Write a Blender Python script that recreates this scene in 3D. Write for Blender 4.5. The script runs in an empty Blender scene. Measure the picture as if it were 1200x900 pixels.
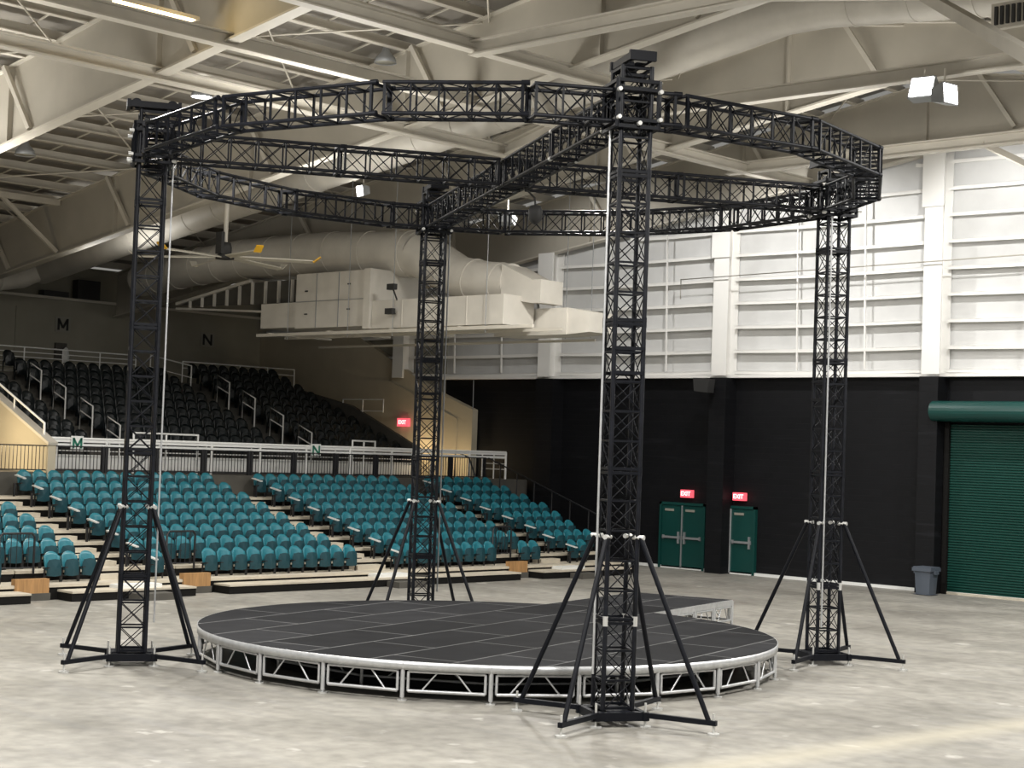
import bpy, math, random
from mathutils import Vector, Matrix
random.seed(7)
scn = bpy.context.scene
col = scn.collection
PI = math.pi

# ------------------------------------------------------------------ materials
def mat(name, color, rough=.6, metal=0., var=0., scale=3., bump=0., emit=None, estr=0., spec=.5, stretch=(1,1,1)):
    m = bpy.data.materials.new(name); m.use_nodes = True
    nt = m.node_tree; b = nt.nodes['Principled BSDF']
    b.inputs['Base Color'].default_value = (*color, 1)
    b.inputs['Roughness'].default_value = rough
    b.inputs['Metallic'].default_value = metal
    b.inputs['Specular IOR Level'].default_value = spec
    if var or bump:
        tc = nt.nodes.new('ShaderNodeTexCoord'); mp = nt.nodes.new('ShaderNodeMapping')
        mp.inputs['Scale'].default_value = stretch
        n = nt.nodes.new('ShaderNodeTexNoise'); n.inputs['Scale'].default_value = scale; n.inputs['Detail'].default_value = 6
        nt.links.new(tc.outputs['Object'], mp.inputs['Vector']); nt.links.new(mp.outputs[0], n.inputs['Vector'])
        r = nt.nodes.new('ShaderNodeValToRGB')
        r.color_ramp.elements[0].position = .3; r.color_ramp.elements[1].position = .7
        r.color_ramp.elements[0].color = (*[max(0, c*(1-var)) for c in color], 1)
        r.color_ramp.elements[1].color = (*[min(1, c*(1+var)) for c in color], 1)
        nt.links.new(n.outputs['Fac'], r.inputs[0]); nt.links.new(r.outputs[0], b.inputs['Base Color'])
        if bump:
            bp = nt.nodes.new('ShaderNodeBump'); bp.inputs['Strength'].default_value = bump
            nt.links.new(n.outputs['Fac'], bp.inputs['Height']); nt.links.new(bp.outputs[0], b.inputs['Normal'])
    if emit:
        b.inputs['Emission Color'].default_value = (*emit, 1); b.inputs['Emission Strength'].default_value = estr
    return m

def floor_material():
    m = bpy.data.materials.new('polished_concrete'); m.use_nodes = True
    nt = m.node_tree; b = nt.nodes['Principled BSDF']; L = nt.links.new
    tc = nt.nodes.new('ShaderNodeTexCoord')
    def noise(sc, st, det=8, rot=0.):
        mp = nt.nodes.new('ShaderNodeMapping'); mp.inputs['Scale'].default_value = st; mp.inputs['Rotation'].default_value = (0,0,rot)
        n = nt.nodes.new('ShaderNodeTexNoise'); n.inputs['Scale'].default_value = sc; n.inputs['Detail'].default_value = det
        L(tc.outputs['Object'], mp.inputs['Vector']); L(mp.outputs[0], n.inputs['Vector']); return n
    def ramp(src, p0, c0, p1, c1):
        r = nt.nodes.new('ShaderNodeValToRGB'); e = r.color_ramp.elements
        e[0].position = p0; e[0].color = (*c0, 1); e[1].position = p1; e[1].color = (*c1, 1); L(src, r.inputs[0]); return r
    a = ramp(noise(.35, (1, 1.3, 1), 6).outputs['Fac'], .34, (.215,.204,.18), .66, (.335,.32,.285))
    f = ramp(noise(3.5, (1, 1, 1), 10).outputs['Fac'], .32, (.78,.78,.78), .68, (1.14,1.14,1.14))
    x = nt.nodes.new('ShaderNodeMixRGB'); x.blend_type = 'MULTIPLY'; x.inputs[0].default_value = 1
    L(a.outputs[0], x.inputs[1]); L(f.outputs[0], x.inputs[2])
    # scuffs that run along the hall
    s = ramp(noise(1.2, (.25, 2.2, 1), 8, .75).outputs['Fac'], .52, (0,0,0), .75, (.6,.6,.6))
    y = nt.nodes.new('ShaderNodeMixRGB'); y.inputs[2].default_value = (.24,.235,.225,1)
    L(s.outputs[0], y.inputs[0]); L(x.outputs[0], y.inputs[1])
    # pale patches
    p = ramp(noise(1.6, (1, 1, 1), 3).outputs['Fac'], .655, (0,0,0), .72, (.65,.65,.65))
    z = nt.nodes.new('ShaderNodeMixRGB'); z.inputs[2].default_value = (.5,.485,.45,1)
    L(p.outputs[0], z.inputs[0]); L(y.outputs[0], z.inputs[1])
    # worn pale stripe on the concrete at lower right
    sx = nt.nodes.new('ShaderNodeSeparateXYZ'); L(tc.outputs['Object'], sx.inputs[0])
    def mth(op, a, bb):
        q = nt.nodes.new('ShaderNodeMath'); q.operation = op
        for i, v in enumerate((a, bb)):
            if isinstance(v, (int, float)): q.inputs[i].default_value = v
            else: L(v, q.inputs[i])
        return q.outputs[0]
    dd = mth('ABSOLUTE', mth('ADD', sx.outputs[0], mth('SUBTRACT', 14.325, mth('MULTIPLY', sx.outputs[1], .1096))), 0)
    wob = mth('ADD', dd, mth('MULTIPLY', noise(1.3, (1,1,1), 5).outputs['Fac'], .35))
    st = ramp(wob, .12, (.6,.6,.6), .75, (0,0,0))
    gate = mth('MULTIPLY', st.outputs[0], mth('GREATER_THAN', sx.outputs[1], 15.5))
    z2 = nt.nodes.new('ShaderNodeMixRGB'); z2.inputs[2].default_value = (.50,.46,.36,1)
    L(gate, z2.inputs[0]); L(z.outputs[0], z2.inputs[1]); z = z2
    L(z.outputs[0], b.inputs['Base Color'])
    rr = ramp(noise(.8, (1,1,1), 5).outputs['Fac'], .3, (.38,.38,.38), .7, (.62,.62,.62)); L(rr.outputs[0], b.inputs['Roughness'])
    b.inputs['Specular IOR Level'].default_value = .35
    return m

def deck_material():
    m = bpy.data.materials.new('stage_deck_panels'); m.use_nodes = True
    nt = m.node_tree; b = nt.nodes['Principled BSDF']; L = nt.links.new
    tc = nt.nodes.new('ShaderNodeTexCoord'); mp = nt.nodes.new('ShaderNodeMapping'); mp.inputs['Rotation'].default_value = (0,0,math.radians(76)); mp.inputs['Location'].default_value = (.4,.3,0)
    br = nt.nodes.new('ShaderNodeTexBrick'); br.offset = .5; br.inputs['Scale'].default_value = 1
    br.inputs['Brick Width'].default_value = 2.44; br.inputs['Row Height'].default_value = 1.22
    br.inputs['Mortar Size'].default_value = .02; br.inputs['Mortar Smooth'].default_value = .3
    br.inputs['Color1'].default_value = (.009,.0095,.011,1); br.inputs['Color2'].default_value = (.023,.0235,.026,1)
    br.inputs['Mortar'].default_value = (.15,.15,.15,1)
    n = nt.nodes.new('ShaderNodeTexNoise'); n.inputs['Scale'].default_value = 1.4; n.inputs['Detail'].default_value = 6
    x = nt.nodes.new('ShaderNodeMixRGB'); x.blend_type = 'MULTIPLY'; x.inputs[0].default_value = .6
    r = nt.nodes.new('ShaderNodeValToRGB'); r.color_ramp.elements[0].position=.3; r.color_ramp.elements[1].position=.7
    r.color_ramp.elements[0].color=(.6,.6,.6,1); r.color_ramp.elements[1].color=(1.3,1.3,1.3,1)
    L(tc.outputs['Object'], mp.inputs['Vector']); L(mp.outputs[0], br.inputs['Vector']); L(tc.outputs['Object'], n.inputs['Vector'])
    L(n.outputs['Fac'], r.inputs[0]); L(br.outputs['Color'], x.inputs[1]); L(r.outputs[0], x.inputs[2]); L(x.outputs[0], b.inputs['Base Color'])
    b.inputs['Roughness'].default_value = .75; b.inputs['Specular IOR Level'].default_value = .1
    return m

def block_material():
    m = bpy.data.materials.new('black_painted_block'); m.use_nodes = True
    nt = m.node_tree; b = nt.nodes['Principled BSDF']; L = nt.links.new
    tc = nt.nodes.new('ShaderNodeTexCoord'); mp = nt.nodes.new('ShaderNodeMapping'); mp.inputs['Rotation'].default_value = (PI/2,0,0)
    br = nt.nodes.new('ShaderNodeTexBrick'); br.inputs['Scale'].default_value = 1
    br.inputs['Brick Width'].default_value = .4; br.inputs['Row Height'].default_value = .2; br.inputs['Mortar Size'].default_value = .006
    br.inputs['Color1'].default_value = (.003,.0033,.0045,1); br.inputs['Color2'].default_value = (.004,.0043,.0058,1); br.inputs['Mortar'].default_value = (.003,.003,.004,1)
    L(tc.outputs['Object'], mp.inputs['Vector']); L(mp.outputs[0], br.inputs['Vector'])
    n = nt.nodes.new('ShaderNodeTexNoise'); n.inputs['Scale'].default_value = 1.; n.inputs['Detail'].default_value = 7
    mp2 = nt.nodes.new('ShaderNodeMapping'); mp2.inputs['Scale'].default_value = (.35,1,5)
    L(tc.outputs['Object'], mp2.inputs['Vector']); L(mp2.outputs[0], n.inputs['Vector'])
    r = nt.nodes.new('ShaderNodeValToRGB'); r.color_ramp.elements[0].position=.62; r.color_ramp.elements[1].position=.72
    r.color_ramp.elements[0].color=(0,0,0,1); r.color_ramp.elements[1].color=(.5,.5,.5,1); L(n.outputs['Fac'], r.inputs[0])
    x = nt.nodes.new('ShaderNodeMixRGB'); x.inputs[2].default_value=(.016,.0165,.02,1); L(r.outputs[0], x.inputs[0]); L(br.outputs['Color'], x.inputs[1])
    L(x.outputs[0], b.inputs['Base Color']); b.inputs['Roughness'].default_value = .6; b.inputs['Specular IOR Level'].default_value=.25
    bp = nt.nodes.new('ShaderNodeBump'); bp.inputs['Strength'].default_value=.4; bp.inputs['Distance'].default_value=.01; L(br.outputs['Fac'], bp.inputs['Height']); bp.invert=True
    L(bp.outputs[0], b.inputs['Normal'])
    return m

M = {}
M['floor'] = floor_material(); M['deck'] = deck_material(); M['block'] = block_material()
M['truss'] = mat('black_powder_coat', (.0045,.0055,.009), .5, 0., spec=.22)
M['truss_edge'] = mat('worn_black_tube', (.007,.008,.012), .45, 0., var=.4, scale=6, spec=.28)
M['alu'] = mat('mill_aluminium', (.62,.63,.64), .38, .55, var=.1, scale=8)
M['alu_dark'] = mat('grey_aluminium', (.3,.31,.32), .5, .4)
M['zinc'] = mat('zinc_plated_steel', (.66,.66,.64), .35, .4)
M['stage_skirt'] = mat('black_cloth', (.006,.006,.007), .95)
M['steel_white'] = mat('cream_painted_steel', (.57,.535,.465), .55, var=.06, scale=1.5)
M['web'] = mat('cream_painted_web', (.43,.40,.34), .6, var=.07, scale=.8)
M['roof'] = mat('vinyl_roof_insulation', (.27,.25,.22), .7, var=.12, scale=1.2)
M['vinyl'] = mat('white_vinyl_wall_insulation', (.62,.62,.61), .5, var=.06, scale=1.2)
M['girt'] = mat('white_painted_girt', (.84,.83,.80), .5)
M['duct'] = mat('painted_duct_metal', (.60,.57,.51), .5, .0, var=.08, scale=1.4)
M['cream_wall'] = mat('cream_block_wall', (.27,.255,.205), .8, var=.06, scale=1.)
M['wedge'] = mat('cream_plaster_wall', (.46,.41,.31), .8, var=.06, scale=1.)
M['white_pipe'] = mat('white_painted_pipe', (.80,.80,.78), .4)
M['black_pipe'] = mat('black_painted_pipe', (.012,.012,.014), .45)
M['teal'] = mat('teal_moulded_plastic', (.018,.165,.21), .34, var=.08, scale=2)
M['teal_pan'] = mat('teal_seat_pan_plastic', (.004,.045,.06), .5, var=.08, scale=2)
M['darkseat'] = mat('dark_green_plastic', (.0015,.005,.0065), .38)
M['frame_black'] = mat('black_seat_frame', (.01,.01,.011), .5)
M['arm'] = mat('pale_grey_armrest', (.62,.63,.62), .5)
M['tier'] = mat('pale_plywood_tier', (.52,.47,.38), .65, var=.12, scale=2.5)
M['riser'] = mat('black_riser_panel', (.006,.0055,.005), .7, spec=.2)
M['concrete'] = mat('stand_concrete', (.075,.07,.06), .85, var=.15, scale=2)
M['wood'] = mat('varnished_wood_panel', (.38,.21,.085), .5, var=.25, scale=3, stretch=(6,6,.6))
M['green'] = mat('dark_green_paint', (.003,.046,.040), .4, var=.06, scale=1.5)
M['green_slat'] = mat('green_door_curtain', (.003,.045,.034), .45, .0, var=.06, scale=1.)
M['bin'] = mat('slate_grey_plastic', (.075,.09,.115), .5)
M['red'] = mat('red_lit_sign', (.7,.05,.07), .5, emit=(1,.12,.16), estr=1.1)
M['exit_text'] = mat('sign_lettering', (.95,.8,.8), .5, emit=(1,.75,.75), estr=1.3)
M['lens'] = mat('glowing_lamp_lens', (1,1,1), .4, emit=(1,.98,.93), estr=14)
M['sign_black'] = mat('black_sign_letter', (.01,.01,.012), .6)
M['sign_grey'] = mat('grey_sign_plate', (.27,.26,.22), .6)
M['sign_white'] = mat('white_sign_plate', (.75,.76,.74), .6)
M['sign_green'] = mat('green_sign_letter', (.01,.16,.1), .6)
M['yellow'] = mat('yellow_winglet', (.75,.42,.02), .5)
M['blade'] = mat('pale_fan_blade', (.55,.52,.44), .45)
M['dark'] = mat('dark_housing', (.025,.025,.025), .6)
M['warm_lens'] = mat('warm_lamp_lens', (1,.9,.7), .4, emit=(1,.72,.32), estr=8)

# ------------------------------------------------------------------ mesh builder
class MB:
    def __init__(s): s.v = []; s.f = []; s.sm = []
    def add(s, vs, fs, smooth=False):
        o = len(s.v); s.v += [tuple(v) for v in vs]
        for f in fs: s.f.append(tuple(i+o for i in f)); s.sm.append(smooth)
    def box(s, x0, x1, y0, y1, z0, z1):
        s.add([(x0,y0,z0),(x1,y0,z0),(x1,y1,z0),(x0,y1,z0),(x0,y0,z1),(x1,y0,z1),(x1,y1,z1),(x0,y1,z1)],
              [(3,2,1,0),(4,5,6,7),(0,1,5,4),(1,2,6,5),(2,3,7,6),(3,0,4,7)])
    def bar(s, a, b, w, h=None, up=(0,0,1)):
        h = h or w; a = Vector(a); b = Vector(b); d = (b-a).normalized(); up = Vector(up)
        if abs(d.dot(up)) > .99: up = Vector((1,0,0))
        x = d.cross(up).normalized(); y = x.cross(d).normalized()
        vs = []
        for p in (a, b):
            for i, j in ((-1,-1),(1,-1),(1,1),(-1,1)): vs.append(p + x*(i*w/2) + y*(j*h/2))
        s.add(vs, [(0,1,2,3),(7,6,5,4),(0,4,5,1),(1,5,6,2),(2,6,7,3),(3,7,4,0)])
    def tube(s, a, b, r, n=8, r2=None, cap=True):
        a = Vector(a); b = Vector(b); d = (b-a).normalized(); up = Vector((0,0,1)) if abs(d.z) < .95 else Vector((1,0,0))
        x = d.cross(up).normalized(); y = x.cross(d); r2 = r if r2 is None else r2
        vs = [a + (x*math.cos(2*PI*i/n)+y*math.sin(2*PI*i/n))*r for i in range(n)] + [b + (x*math.cos(2*PI*i/n)+y*math.sin(2*PI*i/n))*r2 for i in range(n)]
        s.add(vs, [(i,(i+1)%n,n+(i+1)%n,n+i)[::-1] for i in range(n)], True)
        if cap: s.add(vs, [tuple(range(n)), tuple(range(2*n-1, n-1, -1))])
    def path(s, pts, r, n=8):
        # swept pipe with mitred joints; r may be a list
        pts = [Vector(p) for p in pts]; m = len(pts); rings = []
        for i, p in enumerate(pts):
            d = ((pts[i]-pts[i-1]).normalized() if i else Vector()) + ((pts[i+1]-pts[i]).normalized() if i < m-1 else Vector()); d.normalize()
            up = Vector((0,0,1)) if abs(d.z) < .9 else Vector((1,0,0))
            if i and abs(d.z) >= .9: up = prev_y
            x = d.cross(up).normalized(); y = x.cross(d).normalized(); prev_y = y
            rr = r[i] if isinstance(r, (list, tuple)) else r
            rings.append([p + (x*math.cos(2*PI*k/n)+y*math.sin(2*PI*k/n))*rr for k in range(n)])
        vs = [v for g in rings for v in g]
        s.add(vs, [((i*n+k), (i+1)*n+k, (i+1)*n+(k+1)%n, i*n+(k+1)%n) for i in range(m-1) for k in range(n)], True)
        s.add(vs, [tuple(range(n)), tuple(range(m*n-1, (m-1)*n-1, -1))])
    def prism(s, poly, axis, a0, a1):
        # poly of 2-D points extruded along an axis: 'x' (y,z), 'y' (x,z), 'z' (x,y)
        def P(p, a): return (a,p[0],p[1]) if axis == 'x' else ((p[0],a,p[1]) if axis == 'y' else (p[0],p[1],a))
        n = len(poly); vs = [P(p,a0) for p in poly] + [P(p,a1) for p in poly]
        s.add(vs, [tuple(range(n)), tuple(range(2*n-1,n-1,-1))] + [(i,n+i,n+(i+1)%n,(i+1)%n) for i in range(n)])
    def lathe(s, prof, c, n=20):
        vs = []; m = len(prof)
        for r, z in prof:
            for k in range(n): vs.append((c[0]+r*math.cos(2*PI*k/n), c[1]+r*math.sin(2*PI*k/n), c[2]+z))
        s.add(vs, [(i*n+k, i*n+(k+1)%n, (i+1)*n+(k+1)%n, (i+1)*n+k) for i in range(m-1) for k in range(n)], True)
    def mesh(s, name, m):
        me = bpy.data.meshes.new(name); me.from_pydata(s.v, [], s.f); me.materials.append(m)
        me.polygons.foreach_set('use_smooth', s.sm); me.update(); return me
    def build(s, name, m, parent=None, loc=None):
        o = bpy.data.objects.new(name, s.mesh(name, m)); col.objects.link(o)
        if parent is not None: o.parent = parent
        if loc is not None: o.location = loc
        return o

def tag(o, label=None, cat=None, group=None, kind=None):
    if label: o['label'] = label
    if cat: o['category'] = cat
    if group: o['group'] = group
    if kind: o['kind'] = kind
    return o
def empty(name, loc=(0,0,0), rz=0., **k):
    o = bpy.data.objects.new(name, None); o.empty_display_size = .2; col.objects.link(o)
    o.location = loc; o.rotation_euler = (0,0,rz)
    return tag(o, **k)
def local(o, mb):
    """shift a builder's world coordinates into an (unrotated) empty's frame"""
    l = o.location; mb.v = [(a-l.x, b-l.y, c-l.z) for a,b,c in mb.v]; return mb
def part(name, mb, m, parent): return local(parent, mb).build(name, m, parent)
def struct(name, mb, m, label=None):
    o = mb.build(name, m); o['kind'] = 'structure'
    if label: o['label'] = label
    return o
def copy_tree(o, parent=None):
    c = o.copy(); col.objects.link(c); c.parent = parent
    for ch in list(kids.get(o.name, [])): copy_tree(ch, c)
    return c
kids = {}
def note_kids(o):
    kids[o.name] = [x for x in col.objects if x.parent == o]
    for x in kids[o.name]: note_kids(x)
def letter(s, h, m, parent, loc):
    b = MB(); w = h*.42; k = h*.2
    P = {'M': [((-w,-.5*h),(-w,.5*h)),((w,-.5*h),(w,.5*h)),((-w,.45*h),(0,-.3*h)),((w,.45*h),(0,-.3*h))], 'N': [((-w,-.5*h),(-w,.5*h)),((w,-.5*h),(w,.5*h)),((-w,.45*h),(w,-.45*h))]}[s]
    for (y0,z0),(y1,z1) in P: b.bar((0,y0,z0),(0,y1,z1),k,.012,(1,0,0))
    o = b.build('letter', m, parent); l = parent.location; o.location = (loc[0]-l.x, loc[1]-l.y, loc[2]-l.z); return o
def text(name, s, size, m, parent, loc, rot, depth=.01):
    cu = bpy.data.curves.new(name, 'FONT'); cu.body = s; cu.size = size; cu.align_x = 'CENTER'; cu.align_y = 'CENTER'; cu.extrude = depth; cu.offset = size*(.02 if len(s) > 1 else .004)
    t = bpy.data.objects.new('tmp', cu); me = bpy.data.meshes.new_from_object(t); bpy.data.objects.remove(t)
    me.materials.clear(); me.materials.append(m)
    o = bpy.data.objects.new(name, me); col.objects.link(o)
    l = parent.location
    o.parent = parent; o.location = (loc[0]-l.x, loc[1]-l.y, loc[2]-l.z); o.rotation_euler = rot; return o

NUM = ['first','second','third','fourth','fifth','sixth','seventh','eighth','ninth','tenth','eleventh','twelfth','thirteenth','fourteenth','fifteenth','sixteenth','seventeenth','eighteenth','nineteenth','twentieth']
def nth(i): return NUM[i] if i < 20 else str(i+1)+'th'

# ------------------------------------------------------------------ camera (building axes: X along the end wall, Y towards it)
H = 3.8586
R = Vector((0.7237545814, 0.6891982462, 0.0344250388)); U = Vector((0.0019625736, -0.0519428516, 0.9986481304)); Fw = Vector((-0.6900546748, 0.7227085979, 0.0389464791))
cam = bpy.data.cameras.new('camera'); co = bpy.data.objects.new('camera', cam); col.objects.link(co); scn.camera = co
co.matrix_world = Matrix(((R.x,U.x,-Fw.x,0),(R.y,U.y,-Fw.y,0),(R.z,U.z,-Fw.z,H),(0,0,0,1)))
cam.sensor_width = 36; cam.lens = 1952.63/1200*36; cam.clip_end = 300; cam.clip_start = .1

# ------------------------------------------------------------------ shell
YE = 45.1                                   # inner face of the end wall
RS = -24.6                                  # ridge
def roofz(x): return 15.5 - .155*abs(x-RS)
def flange(x):                               # underside of the rafters
    if x <= -21.0: return 16.82 + .142*x
    return 13.84 - .155*(x+21.0)
b = MB(); b.box(-58.3, 8, -6, 45.4, -.3, 0); struct('floor', b, M['floor'])
# back wall (behind the upper seats)
b = MB(); b.box(-58.3, -58, 10, YE, 0, 9.1); w = struct('wall_back', b, M['cream_wall'])
b = MB(); b.box(-58.3, -57.9, 10, YE, 9.1, 9.2); b.build('cap', M['steel_white'], w)
b = MB(); b.box(-58.6, -58.3, 10, YE, 0, 10.5); struct('wall_eave', b, M['cream_wall'])
b = MB(); b.box(-58.02, -57.96, 33.0, 33.25, 5.9, 8.7); b.build('pilaster', M['cream_wall'], w)
# end wall: black masonry below, insulated steel above
b = MB(); b.box(-46.6, 6, YE, 45.4, 0, 6.5); we = struct('wall_end', b, M['block'])
b = MB(); b.box(-58.3, -46.6, YE, 45.4, 0, 8.2); b.build('plain_wall', M['cream_wall'], we)
b = MB(); b.prism([(-58.3,6.5),(6,6.5),(6,roofz(6)),(RS,15.5),(-58.3,roofz(-58.3))], 'y', YE+.02, 45.35); b.build('insulation_panel', M['vinyl'], we)
b = MB(); b.box(-46.8, 6, 44.78, YE, 6.46, 6.56); b.build('ledge', M['girt'], we)
# pilasters
for i, (x0, x1) in enumerate(((-41.3,-40.45),(-33.42,-32.76),(-25.62,-25.0),(-17.8,-17.0))):
    b = MB(); b.box(x0, x1, 44.5, YE, 0, 6.45); b.build('pilaster', M['block'], we)
b = MB(); b.box(-46.4, 6, 45.0, YE+.01, 0, .09); bs = struct('baseboard_end', b, M['sign_white'])
# girts
cols = [-56.6, -48.75, -40.9, -33.05, -25.25, -17.4, -9.6]
for z in [6.68, 7.38, 8.18, 8.98, 9.77, 10.57, 11.37, 12.16, 12.96, 13.76]:
    for c0, c1 in zip(cols[:-1], cols[1:]):
        lim0, lim1 = c0+.3, c1-.3
        # stay under the rafter
        if max(flange(lim0), flange(lim1)) < z+.15: continue
        if flange(lim0) < z+.15: lim0 = (z+.15-16.82)/.142
        if flange(lim1) < z+.15 : lim1 = -21.0 + (13.84-z-.15)/.155
        b = MB(); n = 8
        pts = [(lim0+(lim1-lim0)*k/n, 44.98, z-.03*math.sin(PI*k/n)) for k in range(n+1)]
        for p, q in zip(pts[:-1], pts[1:]):
            b.bar(p, q, .26, .03)
            b.bar((p[0],44.86,p[2]-.04), (q[0],44.86,q[2]-.04), .02, .11)
        b.build('girt', M['girt'], we)
# sag rods between girts
for c0, c1 in zip(cols[1:-1], cols[2:]):
    for fr in (.36, .68):
        x = c0+(c1-c0)*fr; b = MB(); b.bar((x,44.86,6.7),(x-.12,44.86,min(flange(x)-.2,12.9)),.05); b.build('sag_rod', M['girt'], we)
# end wall columns
for i, x in enumerate(cols[1:-1]):
    nm = ['end wall column in the dim corner beneath the ducts','end wall column behind the duct outlets','end wall column over the paired exit doors','end wall column left of the roller door','end wall column right of the roller door'][i]
    t = empty('steel_column', (x, 44.8, 6.52), label='cream painted steel '+nm, cat='column')
    top = flange(x)
    b = MB(); b.box(x-.30,x+.30,44.46,44.50,6.52,top); b.box(x-.02,x+.02,44.5,YE,6.52,top); b.box(x-.30,x+.30,45.03,45.07,6.52,top); part('column_shaft', b, M['girt'], t)
    b = MB(); b.box(x-.36,x+.36,44.38,44.45,top-1.7,top); b.box(x-.36,x-.3,44.45,45.05,top-1.7,top); part('haunch', b, M['girt'], t)

# ------------------------------------------------------------------ roof
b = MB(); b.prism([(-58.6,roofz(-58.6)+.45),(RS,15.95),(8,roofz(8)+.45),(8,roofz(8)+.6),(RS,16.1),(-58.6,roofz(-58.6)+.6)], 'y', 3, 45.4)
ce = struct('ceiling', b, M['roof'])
x = -57.2; k = 0
while x < 4:
    z = roofz(x)
    b = MB(); b.bar((x,3,z+.16),(x,45.1,z+.16),.07,.24); b.bar((x+.06,3,z+.03),(x+.06,45.1,z+.03),.2,.03)
    b.build('purlin', M['steel_white'], ce)
    x += 1.45
# rod bracing / diagonal purlin ties, one set in each bay
for y0 in (6.35, 14.1, 21.85, 29.6, 37.35):
    for x0 in (-52,-44.5,-37,-29.5):
        b = MB(); b.tube((x0,y0,roofz(x0)-.08),(x0+7.3,y0+7.75,roofz(x0+7.3)-.08),.025,6); b.tube((x0+7.3,y0,roofz(x0+7.3)-.12),(x0,y0+7.75,roofz(x0)-.12),.025,6)
        b.build('rod_brace', M['steel_white'], ce)
# insulation seams (flat straps) across the purlins
for y in [3.5+1.95*i for i in range(22)]:
    b = MB(); b.bar((-58.2,y,roofz(-58.2)+.30),(RS,y,15.8),.05,.03); b.bar((RS,y,15.8),(6,y,roofz(6)+.30),.05,.03); b.build('strap', M['steel_white'], ce)

names = ['nearest roof girder, crossing the top left corner above the camera','roof girder whose deep web fills the upper left, second from near','long roof girder above the middle of the rig, carrying the fan','roof girder between the round duct and the end wall','last roof girder, standing against the end wall']
for i, y in enumerate((14.1, 21.85, 29.6, 37.35, 44.7)):
    t = empty('roof_girder', (RS, y, 13.3), label='cream steel '+names[i], cat='girder')
    xs = [-57.8, -50, -41, RS, -21, -10, 2]
    b = MB(); poly = [(x, flange(x)) for x in xs] + [(x, roofz(x)) for x in (2, RS, -57.8)]
    b.prism(poly, 'y', y-.02, y+.02); part('web', b, M['web'], t)
    b = MB(); w = .17
    for a, c in zip(xs[:-1], xs[1:]): b.bar((a,y,flange(a)),(c,y,flange(c)),2*w,.05)
    part('bottom_flange', b, M['steel_white'], t)
    b = MB()
    for a, c in ((-57.8,RS),(RS,2)): b.bar((a,y,roofz(a)),(c,y,roofz(c)),2*w,.04)
    part('top_flange', b, M['steel_white'], t)
    for x in (-54,-46,-39.0,-32.4,-25.65,-17.8,-10):
        b = MB(); b.box(x-.03,x+.03,y-.16,y+.16,flange(x),roofz(x)); part('stiffener', b, M['web'], t)
    for x in (-52.5,-45.2,-38.,-31,-22.8,-16.8):
        for sgn in (-1,):
            b = MB(); b.bar((x-1.1,y+sgn*.25,roofz(x-1.1)),(x,y+sgn*.08,flange(x)+.12),.12); part('flange_brace', b, M['steel_white'], t)
# longitudinal struts + cross beams hung below the girders
for x, z, y0, y1, nm in ((-32.4,12.2,6,33.5,'lower long roof strut running past the left tower head'),(-29.8,12.62,6,44.6,'middle long roof strut crossing above the left tower'),(-26.6,12.95,6,33.3,'upper long roof strut meeting the cross beams near the picture top')):
    b = MB(); b.box(x-.15,x+.15,y0,y1,z-.16,z-.12); b.box(x-.15,x+.15,y0,y1,z+.12,z+.16); b.box(x-.02,x+.02,y0,y1,z-.12,z+.12)
    o = b.build('roof_strut', M['steel_white']); tag(o, 'cream steel '+nm, 'beam')
for y, x0, z, x1, z1, nm in ((26.2,-26.6,12.85,-4,12.85,'level cross beam passing left of the near tower top'),(33.5,-27.2,12.8,-4,12.6,'level cross beam below the round duct'),(41.2,-30.5,12.65,-8,12.65,'level cross beam nearest the end wall'),(33.3,-32.4,12.2,-26.9,13.6,'short sloping cross beam behind the ring truss')):
    b = MB()
    for dz, h in ((-.15,.04),(.15,.04),(0,.26)):
        b.bar((x0,y,z+dz),(x1,y,z1+dz),.3 if dz else .03,h)
    tag(b.build('cross_beam', M['steel_white']), 'cream steel '+nm, 'beam')
b = MB(); b.box(-49.5,-49.3,6,29.5,11.45,11.65); tag(b.build('roof_strut', M['steel_white']), 'cream strut low at the left edge meeting the fan girder', 'beam')
b = MB(); b.bar((-49.4,27.4,11.5),(-49.4,29.5,flange(-49.4)+.1),.12); tag(b.build('knee_brace', M['steel_white']), 'cream diagonal brace at the left edge below the low strut', 'beam')
# sloping beams at the upper right
t = MB(); t.bar((-17.0,29.3,13.2),(-10.9,22.1,9.6),.16,.22); tag(t.build('roof_brace', M['steel_white']), 'cream roof brace slanting down across the top right corner', 'beam')
t = MB(); t.bar((-22.0,41.2,12.6),(-19.3,44.4,10.9),.14,.16); tag(t.build('knee_brace', M['steel_white']), 'cream knee brace at right edge below the last cross beam', 'beam')
v = empty('roof_vent', (-15.2,29.9,12.65), label='dark louvred roof vent in the top right corner', cat='vent')
b = MB(); b.box(-15.75,-14.0,29.75,29.9,12.4,12.9); part('vent_frame', b, M['steel_white'], v)
b = MB()
for k in range(14): b.box(-15.66+k*.12,-15.60+k*.12,29.7,29.76,12.47,12.83)
part('louvre', b, M['dark'], v)

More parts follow.
